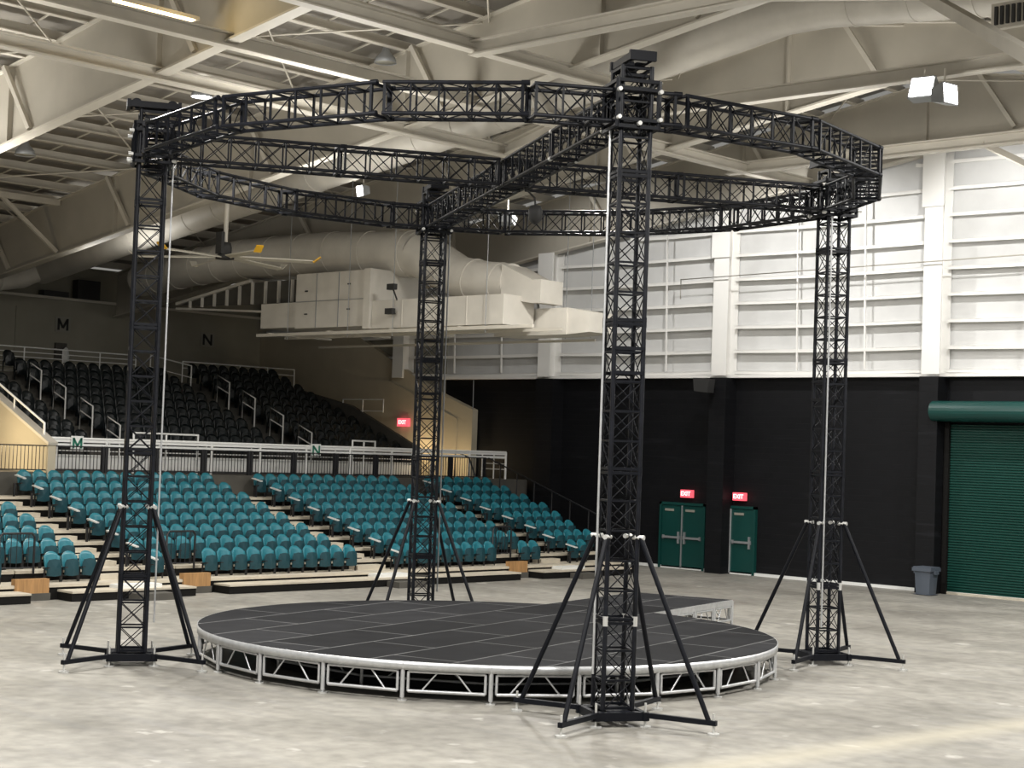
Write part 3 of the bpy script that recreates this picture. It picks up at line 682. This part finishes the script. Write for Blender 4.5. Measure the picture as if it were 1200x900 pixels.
# concourse front: black picket panels and white pipe rail behind
fy = [21.6+1.75*i for i in range(13)]
for i,(a,c) in enumerate(zip(fy[:-1],fy[1:])):
    t = empty('picket_fence_panel', (-41.85,(a+c)/2,2.75), label='black picket fence panel above the top teal row, %s from the left' % nth(i), cat='fence', group='black picket panels along the concourse')
    for y in (a+.05,c-.05):
        b = MB(); b.bar((-41.85,y,2.6),(-41.85,y,3.52),.08); part('post', b, M['black_pipe'], t)
    b = MB(); b.bar((-41.85,a,3.5),(-41.85,c,3.5),.035); b.bar((-41.85,a,2.82),(-41.85,c,2.82),.035); part('rail_bar', b, M['black_pipe'], t)
    b = MB(); n = 15
    for k in range(1,n): y=a+(c-a)*k/n; b.bar((-41.85,y,2.8),(-41.85,y,3.5),.016)
    o = part('pickets', b, M['black_pipe'], t)
t = rail('concourse_rail',[(-42.1,25.2,2.75),(-42.1,43.9,2.75)],.97,[.97],M['white_pipe'],'long white pipe rail along the front of the concourse',1.95,.04)
b = MB(); b.box(-42.14,-42.08,25.2,43.9,3.62,3.76); part('top_board', b, M['white_pipe'], t)
b = MB(); b.box(-42.14,-42.10,25.2,43.9,3.50,3.58); part('second_board', b, M['sign_white'], t)
t = rail('stand_front_rail',[(-46.15,26.0,2.75),(-46.15,43.0,2.75)],.86,[.86,.72,.58,.44],M['white_pipe'],'white four-bar rail at the foot of the upper stand',1.9)
b = MB(); b.box(-46.22,-46.1,25.4,43.2,2.76,3.12); part('kick_wall', b, M['white_pipe'], t)
for i,(y,nm) in enumerate(((27.9,'below sign M and left of the far stairs'),(35.8,'in front of the aisle below sign N'))):
    pass
for i,(y0,y1) in enumerate(((28.05,30.35),(36.6,37.6))):
    t = empty('raised_rail_frame', (-42.2,(y0+y1)/2,2.75), label=['taller white rail frame on the concourse behind the left tower','taller white rail frame on the concourse left of the far tower'][i], cat='railing')
    b = MB(); b.path([(-42.2,y0,2.75),(-42.2,y0,3.95),(-42.2,y1,3.95),(-42.2,y1,2.75)],.04,8); part('frame_tube', b, M['white_pipe'], t)
    b = MB(); ym=(y0+y1)/2; b.tube((-42.2,ym,2.75),(-42.2,ym,3.95),.03,8); part('middle_post', b, M['white_pipe'], t)
    for z in (3.2,3.5,3.75):
        b = MB(); b.tube((-42.2,y0,z),(-42.2,y1,z),.018,8); part('rail_bar', b, M['white_pipe'], t)
for nm,y in (('M',26.05),('N',34.9)):
    t = empty('rail_sign', (-42.0,y,3.6), label='small white sign with a green letter %s on the concourse rail' % nm, cat='sign')
    b = MB(); b.box(-42.06,-42.03,y-.2,y+.2,3.42,3.80); part('plate', b, M['sign_white'], t)
    letter(nm, .3, M['sign_green'], t, (-42.02,y,3.6))
rail('concourse_end_rail',[(-42.1,43.9,2.75),(-43.4,44.0,2.75)],.97,[.97,.75,.55,.35],M['white_pipe'],'short white rail closing the right end of the concourse',.6)

# stair walls (vomitories)
t = empty('stair_wall', (-46,25.1,0), label='brightly lit cream stair wall with sloping top at the left edge', cat='wall')
top = lambda x: 3.5+.43*(-41.7-x)
b = MB(); b.prism([(-41.75,2.55),(-41.75,3.52),(-49,top(-49)),(-49,2.55)],'y',24.95,25.2); part('wall_slab', b, M['wedge'], t)
b = MB(); b.bar((-41.7,25.07,3.56),(-49,25.07,top(-49)+.05),.3,.08); part('coping', b, M['steel_white'], t)
t2 = empty('stair_wall_rail', (-45,25.07,4), label='white handrail along the sloping top of the left stair wall', cat='railing')
b = MB(); b.path([(-42.2,25.07,top(-42.2)),(-42.2,25.07,top(-42.2)+.42),(-49,25.07,top(-49)+.42)],.035,8); part('rail_bar', b, M['white_pipe'], t2)
for x in (-43.9,-45.6,-47.3):
    b = MB(); b.tube((x,25.07,top(x)),(x,25.07,top(x)+.42),.025,8); part('post', b, M['white_pipe'], t2)
b = MB(); b.box(-49.2,-49.0,12,25.2,2.55,7.0); tag(b.build('stair_back_wall', M['wedge']), 'warmly lit cream wall behind the left stair opening', 'wall')
t = empty('stair_wall', (-50,44.9,0), label='cream end wall of the upper stand with a stepped sloping top, right side', cat='wall')
b = MB(); b.prism([(-58,2.0),(-44.8,2.0),(-44.8,5.3),(-47.1,6.1),(-51.5,8.2),(-58,8.35)],'y',44.8,45.09); part('wall_slab', b, M['wedge'], t)
b = MB(); b.prism([(-57,2.6),(-45.6,2.6),(-45.6,4.95),(-49.5,6.4),(-57,6.4)],'y',44.76,44.8); part('raised_panel', b, M['wedge'], t)
t = empty('stair_wall', (-50,43.3,0), label='dark low sloping wall beside the right stairs of the upper stand', cat='wall')
b = MB(); b.prism([(-46.0,2.6),(-46.0,3.75),(-50.0,5.35),(-55,6.3),(-55,2.6)],'y',43.22,43.38); part('wall_slab', b, M['concrete'], t)
rail('stair_top_rail',[(-50.6,43.3,5.1),(-48.2,43.3,5.1)],.5,[.5,.05],M['white_pipe'],'short white rail at the head of the right stairs',1.2)
for i,x in enumerate((-42.4,-42.9,-43.4)):
    b = MB(); b.path([(x,41.6+.5*i,2.75),(x,41.6+.5*i,3.7),(x+.4,41.9+.5*i,3.5),(x+.7,42.0+.5*i,2.75)],.03,8)
    tag(b.build('stair_hoop', M['black_pipe']), 'black tube hoop at the right end of the concourse, %s' % ['left of three','middle of three','right of three'][i], 'railing')
# black drape mass by the right bleacher end
t = empty('bleacher_side_rail', (-38,41.9,0), label='black sloping side rail at the right end of the bleachers', cat='railing')
b = MB(); b.tube((-34.6,41.9,1.35),(-41.7,42.6,3.5),.025,8); part('rail_bar', b, M['black_pipe'], t)
for k in range(8):
    x=nose(k)-.3; y=41.95+.09*k; b = MB(); b.tube((x,y,0),(x,y,1.35+.28*k),.022,8); part('post', b, M['black_pipe'], t)

# ------------------------------------------------------------------ stage
SX,SY,SR,SH = -21.2,21.8,5.19,.60
t = empty('round_stage', (SX,SY,0), label='large round stage with charcoal deck and silver truss skirt, with a walkway at back', cat='stage')
NP = 24
b = MB(); N=96
outer=[(SR*math.sin(2*PI*i/N),SR*math.cos(2*PI*i/N)) for i in range(N)][::-1]
b.prism(outer,'z',SH-.02,SH); o = b.build('deck', M['deck'], t)
b = MB(); 
def pol(a,r,z=0): a=math.radians(a); return Vector((r*math.sin(a),r*math.cos(a),z))
vs=[]
for i in range(N):
    a=360*i/N
    vs+= [pol(a,SR+.012,SH-.13),pol(a,SR+.012,SH-.002),pol(a,SR-.03,SH-.002),pol(a,SR-.03,SH-.13)]
b.add(vs,[(4*i+k,4*((i+1)%N)+k,4*((i+1)%N)+(k+1)%4,4*i+(k+1)%4) for i in range(N) for k in range(4)],True)
b.build('deck_edge', M['alu'], t)
b = MB(); b.lathe([(SR-1.25,0.02),(SR-1.25,SH-.03)],(0,0,0),64); b.build('inner_drape', M['stage_skirt'], t)
def frame_panel(P,Q,parent):
    b = MB(); d=(Q-P).normalized(); a=P+d*.085; c=Q-d*.085; z0,z1=.15,SH-.155; zt=Vector((0,0,1))
    b.tube(a+zt*z0,c+zt*z0,.026,8); b.tube(a+zt*z1,c+zt*z1,.022,8)
    b.tube(a+zt*z0,a+zt*z1,.022,8); b.tube(c+zt*z0,c+zt*z1,.022,8)
    L=(c-a).length
    b.tube(a+d*L*.17+zt*z0,a+d*L*.38+zt*z1,.014,6); b.tube(a+d*L*.83+zt*z0,a+d*L*.62+zt*z1,.014,6)
    return b.build('frame_panel', M['alu'], parent)
def stage_leg(P,parent):
    b = MB(); b.tube(P+Vector((0,0,.05)),P+Vector((0,0,SH-.03)),.034,8); b.tube(P+Vector((0,0,.02)),P+Vector((0,0,.1)),.018,8); o=b.build('leg', M['alu'], parent)
    b = MB(); b.tube(P+Vector((0,0,0)),P+Vector((0,0,.02)),.075,10); b.build('foot', M['zinc'], o)
for i in range(NP):
    a=15*i; P=pol(a,SR-.02); Q=pol(a+15,SR-.02)
    frame_panel(P,Q,t); stage_leg(P,t)
for i in range(12):
    a=30*i+15; P=pol(a,SR-1.1); Q=pol(a+30,SR-1.1); 
    b=MB(); b.tube(P+Vector((0,0,.16)),Q+Vector((0,0,.16)),.022,6); b.tube(P+Vector((0,0,SH-.12)),Q+Vector((0,0,SH-.12)),.022,6); b.tube(P+Vector((0,0,.02)),P+Vector((0,0,SH-.1)),.03,8)
    d=(Q-P); b.tube(P+d*.2+Vector((0,0,.16)),P+d*.4+Vector((0,0,SH-.12)),.014,6); b.tube(P+d*.8+Vector((0,0,.16)),P+d*.6+Vector((0,0,SH-.12)),.014,6)
    b.build('inner_frame', M['alu'], t)
# walkway at the back (square to the deck panels)
vv = Vector((-.242,.970,0)); ww = Vector((.970,.242,0)); O=Vector((SX,SY,0))
C1 = Vector((-22.56,31.13,0))-O; C2 = C1-ww*2.44
def hit(C):
    # where the edge through C meets the round deck
    bq = C.dot(vv); cq = C.length_squared-SR**2; return C-vv*(bq-math.sqrt(bq*bq-cq))
A1 = hit(C1); A2 = hit(C2)
a1 = math.atan2(A1.x,A1.y); a2 = math.atan2(A2.x,A2.y)
b = MB(); b.prism([(C1.x,C1.y)]+[(SR*1.0*math.sin(a1+(a2-a1)*k/12)*1.001,SR*math.cos(a1+(a2-a1)*k/12)*1.001) for k in range(13)]+[(C2.x,C2.y)],'z',SH-.02,SH); b.build('walkway_deck', M['deck'], t)
b = MB(); up_=Vector((0,0,SH-.066)); b.bar(A1+up_,C1+up_,.03,.128); b.bar(A2+up_,C2+up_,.03,.128); b.bar(C1+up_,C2+up_,.03,.128); b.build('walkway_edge', M['alu'], t)
for A,C in ((A1,C1),(A2,C2)):
    for k in range(4):
        frame_panel(A.lerp(C,k/4),A.lerp(C,(k+1)/4),t); stage_leg(A.lerp(C,(k+1)/4),t)
for k in range(2): frame_panel(C1.lerp(C2,k/2),C1.lerp(C2,(k+1)/2),t)

# ------------------------------------------------------------------ truss rig
RC = Vector((-20.9,21.72,0)); RR = 6.42; PH = math.radians(-59.1)
ZB, ZT = 8.60, 9.08; S = .45                 # ring truss chords, box size
def dirv(a): a = math.radians(a)+PH; return Vector((math.sin(a),math.cos(a),0))
e1 = dirv(0); e2 = dirv(90)
def lattice(P, Q, up, side, S=S, bay=.46, rc=.030, rl=.009, single=False, ends=True, parent=None, name='truss_segment', sub=None):
    """box truss from P to Q (centre line); returns chords + lacing as child parts of parent"""
    P=Vector(P); Q=Vector(Q); d=(Q-P); L=d.length; d=d/L; up=Vector(up).normalized(); side=Vector(side).normalized(); h=S/2
    cs=[(up*h*i+side*h*j) for i,j in ((1,1),(1,-1),(-1,-1),(-1,1))]
    ch=MB()
    for c in cs: ch.tube(P+c,Q+c,rc,8)
    o=ch.build(name, M['truss_edge'], parent)
    n=max(2,round(L/bay)); lc=MB()
    for k in range(n+1):
        p=P+d*(L*k/n) if 0<k<n else (P+d*.03 if k==0 else Q-d*.03)
        for i in range(4): lc.bar(p+cs[i],p+cs[(i+1)%4],.045 if k in (0,n) else .034,.04 if k in (0,n) else .028,d)
    for k in range(n):
        p=P+d*(L*k/n); q=P+d*(L*(k+1)/n)
        for i in range(4):
            a,c=cs[i],cs[(i+1)%4]
            if single and i in (1,3):
                if k%2==0: lc.tube(p+a,q+c,rl,6,cap=False)
                else: lc.tube(p+c,q+a,rl,6,cap=False)
            elif i in (0,2) and not (single==None):
                # top / bottom faces: zigzag
                if k%2==0: lc.tube(p+a,q+c,rl,6,cap=False)
                else: lc.tube(p+c,q+a,rl,6,cap=False)
            else:
                lc.tube(p+a,q+c,rl,6,cap=False); lc.tube(p+c,q+a,rl,6,cap=False)
    lo=lc.build('lacing', M['truss'], o)
    return o
UP=Vector((0,0,1))
tower_info = [('F',180,'nearest truss tower, standing in front of the stage'),('L',270,'left truss tower, standing beside the stage'),('R',90,'right truss tower, standing right of the stage'),('B',0,'farthest truss tower, standing behind the stage')]
for key,ang,nm in tower_info:
    rd=dirv(ang); tg=dirv(ang+90); base=RC+rd*RR
    t = empty('truss_tower', base, label='tall black '+nm, cat='tower')
    SEC_L=2.13; z=.22; ztop=9.42; first_=True
    cuts=[.22]
    off=.9
    zz=.22+off+.35
    while zz<ztop-.6: cuts.append(zz); zz+=SEC_L
    cuts.append(ztop)
    for z0,z1 in zip(cuts[:-1],cuts[1:]):
        o=lattice((0,0,z0+.0),(0,0,z1),rd,tg,S=.44,bay=.47,single=None,parent=t,name='mast_section',rc=.034)
        # joint: doubled rung plus coupler bolts
        if z1<ztop:
            for i,j in ((1,1),(1,-1),(-1,-1),(-1,1)):
                b=MB(); c=rd*(.22*i)+tg*(.22*j); b.tube(c+UP*(z1-.07),c+UP*(z1+.07),.038,8)
                b.build('coupler', M['zinc'] if key in 'FR' and z1<2 else M['truss'], t)
    # base frame
    b=MB(); 
    for sgn in (-1,1):
        b.bar(rd*.36*sgn-tg*.42+UP*.15,rd*.36*sgn+tg*.42+UP*.15,.07,.12); b.bar(tg*.36*sgn-rd*.42+UP*.15,tg*.36*sgn+rd*.42+UP*.15,.07,.12)
    b.bar(-rd*.36+UP*.2,rd*.36+UP*.2,.34,.03)
    b.build('base_frame', M['truss'], t)
    # carriage sleeve at ring level, and lower trolley rail
    b=MB(); h=.31
    for zz_ in (ZB-.08,ZB+.02,ZT-.02,ZT+.1):
        for i in range(4):
            cc=[(rd*h+tg*h),(rd*h-tg*h),(-rd*h-tg*h),(-rd*h+tg*h)]; b.bar(cc[i]+UP*zz_,cc[(i+1)%4]+UP*zz_,.05)
    for i,j in ((1,1),(1,-1),(-1,-1),(-1,1)): b.bar(rd*h*i+tg*h*j+UP*(ZB-.1),rd*h*i+tg*h*j+UP*(ZT+.12),.05)
    sl=b.build('sleeve_block', M['truss'], t)
    for (i,j,zz_) in ((1,1,ZT-.05),(1,-1,ZT-.05),(1,1,ZB+.03),(1,-1,ZB+.03),(-1,1,ZB-.05),(-1,-1,ZB-.05),(-1,1,ZT),(1,.0,ZB-.04)):
        b=MB(); c=rd*(h+.05)*i+tg*h*j+UP*zz_; b.tube(c-rd*.03,c+rd*.05,.032,8); b.build('bolt', M['zinc'], sl)
    # head block with pulley beam
    b=MB()
    for sgn in (-1,1): b.bar(-rd*.42+tg*.15*sgn+UP*(ztop+.1),rd*.44+tg*.15*sgn+UP*(ztop+.1),.06,.1)
    for s_ in (-.42,.43): b.bar(rd*s_-tg*.2+UP*(ztop+.1),rd*s_+tg*.2+UP*(ztop+.1),.06,.14)
    hb=b.build('head_beam', M['truss'], t)
    for s_ in (-.3,.3):
        b=MB(); b.tube(rd*s_-tg*.1+UP*(ztop+.12),rd*s_+tg*.1+UP*(ztop+.12),.09,14); b.build('pulley', M['zinc'] if key=='F' and s_>0 else M['truss'], hb)
    for z_ in (ztop-.12,ztop-.3):
        b=MB(); b.bar(-rd*.0+tg*-.2+UP*z_,tg*.2+UP*z_,.3,.04); b.build('head_plate', M['zinc'] if z_<ztop-.2 else M['truss'], t)
    # outriggers
    for q in range(4):
        fa=dirv(ang+45+90*q); 
        r0,r1=.32,1.6
        if True:
            b=MB(); b.bar(fa*r0+UP*.17,fa*r1+UP*.17,.07,.07); arm=b.build('outrigger_arm', M['truss'], t)
            b=MB(); b.tube(fa*(r1-.04)+UP*.03,fa*(r1-.04)+UP*.3,.017,8); b.tube(fa*(r1-.04),fa*(r1-.04)+UP*.03,.085,10); b.build('screw_jack', M['zinc'], arm)
            sq=rd*(.23 if (fa.dot(rd)>0) else -.23)+tg*(.23 if fa.dot(tg)>0 else -.23)
            b=MB(); b.tube(fa*(r1-.12)+UP*.2,sq*1.12+UP*2.66,.036,10); st=b.build('brace_strut', M['truss'], t)
            b=MB(); c=sq*1.1+UP*2.66; b.tube(c-fa*.12,c+fa*.06,.035,8); b.build('clamp', M['zinc'], st)
            b=MB(); c=fa*.52; b.tube(c,c+UP*.02,.085,10); b.tube(c+UP*.02,c+UP*.34,.017,8); b.build('inner_jack', M['zinc'], t)
    # hoist chain beside the mast
    b=MB(); c={'L':-rd*.36,'F':tg*.31,'R':-rd*.17+tg*.27,'B':tg*.36}[key]; b.tube(c+UP*.7,c+UP*(ZB-.05),.017,6); b.build('hoist_cable', M['alu'] if key!='B' else M['alu_dark'], t)
    # mid-height rub rails
    for z_ in (5.35,5.0):
        for s_ in (-1,1):
            b=MB(); b.bar(rd*.24*s_-tg*.24+UP*z_,rd*.24*s_+tg*.24+UP*z_,.03,.05); b.build('rung', M['truss'], t)

# ring polygon (relative azimuths of the corner joints)
VR = 6.43
va = [174,151,128.5,106,83.5,60,37.5,14,-9,-31,-53,-75,-97,-122,-147.5,-166.5]
pts = [RC + dirv(a)*VR for a in va]
where = ['front right of','front right, second from','right front, third from','right front corner beside','right rear, beside the right tower of','right rear, second of','rear right of','rear, holding the far tower of','rear left of','rear left, second of','left rear, third of','left, at the left tower of','left front of','front left, second of','front left of, before the near tower of','front, at the near tower of']
names_ring = ['just right of the near tower','second right of the near tower','third right of the near tower','outermost right, beside the right tower','behind the right tower','rear right, second from the right tower','rear right, between far and right towers','joining the far tower','just left of the far tower','rear left, second from the far tower','rear left, beside the left tower','joining the left tower','front left, beside the left tower','front left, between left and near towers','long straight piece left of the near tower','joining the near tower']
zc=(ZB+ZT)/2
for i in range(16):
    P=pts[i]; Q=pts[(i+1)%16]; d=(Q-P).normalized(); side=Vector((d.y,-d.x,0)); 
    t = empty('ring_truss', (P+Q)/2+UP*zc, label='black box truss piece of the ring, '+names_ring[i], cat='truss', group='straight pieces of the ring truss')
    Ph=(P-Q)/2+d*.03; Qh=(Q-P)/2-d*.03
    if i == 15:   # split around the near tower
        pass
    lattice(Ph,Qh,UP,side,parent=t,name='chords',single=(i in (1,2,8,9,12,13)),bay=.44)
    for s_ in (-1,1):
        for z_ in (-1,1):
            b=MB(); b.tube(Qh+side*.225*s_+UP*.225*z_-d*.05,Qh+side*.225*s_+UP*.225*z_+d*.07,.04,8); b.build('coupler', M['truss'], t)
# cross trusses
for k,(a,nm) in enumerate(((0,'from the far tower to the centre'),(180,'from the centre to the near tower'),(90,'from the centre to the right tower'),(270,'from the left tower to the centre'))):
    d=dirv(a); P=RC+d*.27; Q=RC+d*(RR-.33); m=(P+Q)/2+UP*zc
    t = empty('cross_truss', m, label='black box truss crossing the ring, '+nm, cat='truss')
    nseg=2
    for s_ in range(nseg):
        A=(P-Q)/2+(Q-P)*s_/nseg+d*.03; B=(P-Q)/2+(Q-P)*(s_+1)/nseg-d*.03
        lattice(A,B,UP,Vector((d.y,-d.x,0)),parent=t,name='truss_length',bay=.44,single=False)
        for i,j in ((1,1),(1,-1),(-1,-1),(-1,1)):
            b=MB(); c=B+Vector((d.y,-d.x,0))*.225*i+UP*.225*j; b.tube(c-d*.05,c+d*.06,.038,8); b.build('coupler', M['zinc'] if a in (180,) else M['truss'], t)
t = empty('centre_block', RC+UP*zc, label='black cube corner block where the cross trusses meet', cat='truss')
lattice(-e1*.25,e1*.25,UP,e2,parent=t,name='chords',bay=.25)
t = empty('chain_hoist', RC+e1*(-.35)+e2*.35+UP*8.0, label='small black chain hoist hanging below the centre of the cross truss', cat='hoist')
b=MB(); b.lathe([(0,.22),(.1,.2),(.13,.1),(.12,-.05),(.05,-.12),(0,-.14)],(0,0,.05),14); b.build('motor_body', M['dark'], t)
b=MB(); b.path([(0,0,.24),(-.03,0,.4),(-.25,-.05,.6)],.018,6); b.build('chain', M['dark'], t)

# ------------------------------------------------------------------ light
def area(x,y,z,power,size,color=(1,.95,.86),rot=(0,0,0),spread=PI):
    l=bpy.data.lights.new('lamp','AREA'); l.energy=power; l.size=size; l.color=color; l.shape='DISK'; l.spread=spread
    o=bpy.data.objects.new('area_light',l); col.objects.link(o); o.location=(x,y,z); o.rotation_euler=rot; return o
def spot(x,y,z,target,power,ang,color=(1,.97,.92),rad=.3,blend=.5):
    l=bpy.data.lights.new('flood','SPOT'); l.energy=power; l.spot_size=math.radians(ang); l.spot_blend=blend; l.shadow_soft_size=rad; l.color=color
    o=bpy.data.objects.new('flood_light',l); col.objects.link(o); o.location=(x,y,z); d=Vector(target)-Vector((x,y,z)); o.rotation_euler=d.to_track_quat('-Z','Y').to_euler(); return o
for (x,y,p) in ((-28,17,1500),(-9.5,27,2000),(-27,31,1300),(-8,14,2000),(-14,38,1500),(-18,10,1700),(-34,24,500)):
    area(x,y,11.4,p,1.2,(1,.975,.93))
# added up-facing area lights without fixtures, to brighten the roof
for (x,y,p) in ((-40,18,330),(-30,14,300),(-30,25,300),(-40,21,150),(-20,20,330),(-8,34,280),(-24,36,230),(-36,30,120),(-48,20,150),(-48,31,60)):
    area(x,y,9.6,p,2.2,(1,.975,.92),(PI,0,0))
for x, p in ((-37.5,450),(-30.0,1150),(-22.5,1050),(-15,850)):
    spot(x,40.3,12.1,(x,45,8.0),p,125,(1,.985,.96),.12)
spot(-18.6,32.0,10.4,(-24,45,6.0),900,120)
area(-30.0,20.5,13.6,25,.4,(1,.75,.35),(0,math.radians(-40),0))
# warm lamps inside the stair openings
def point(x,y,z,p,color,r=.2):
    l=bpy.data.lights.new('stair_lamp','POINT'); l.energy=p; l.color=color; l.shadow_soft_size=r
    o=bpy.data.objects.new('stair_light',l); col.objects.link(o); o.location=(x,y,z)
point(-43.0,22.9,3.6,260,(1,.80,.5)); point(-47.2,44.0,3.7,45,(1,.75,.42)); point(-45.2,43.9,3.3,30,(1,.75,.42))
w=bpy.data.worlds.new('hall_ambient'); scn.world=w; w.use_nodes=True
w.node_tree.nodes['Background'].inputs[0].default_value=(.95,.93,.86,1); w.node_tree.nodes['Background'].inputs[1].default_value=.26

vs=scn.view_settings; vs.view_transform='Standard'; vs.look='None'; vs.gamma=1; vs.exposure=0; vs.use_curve_mapping=False
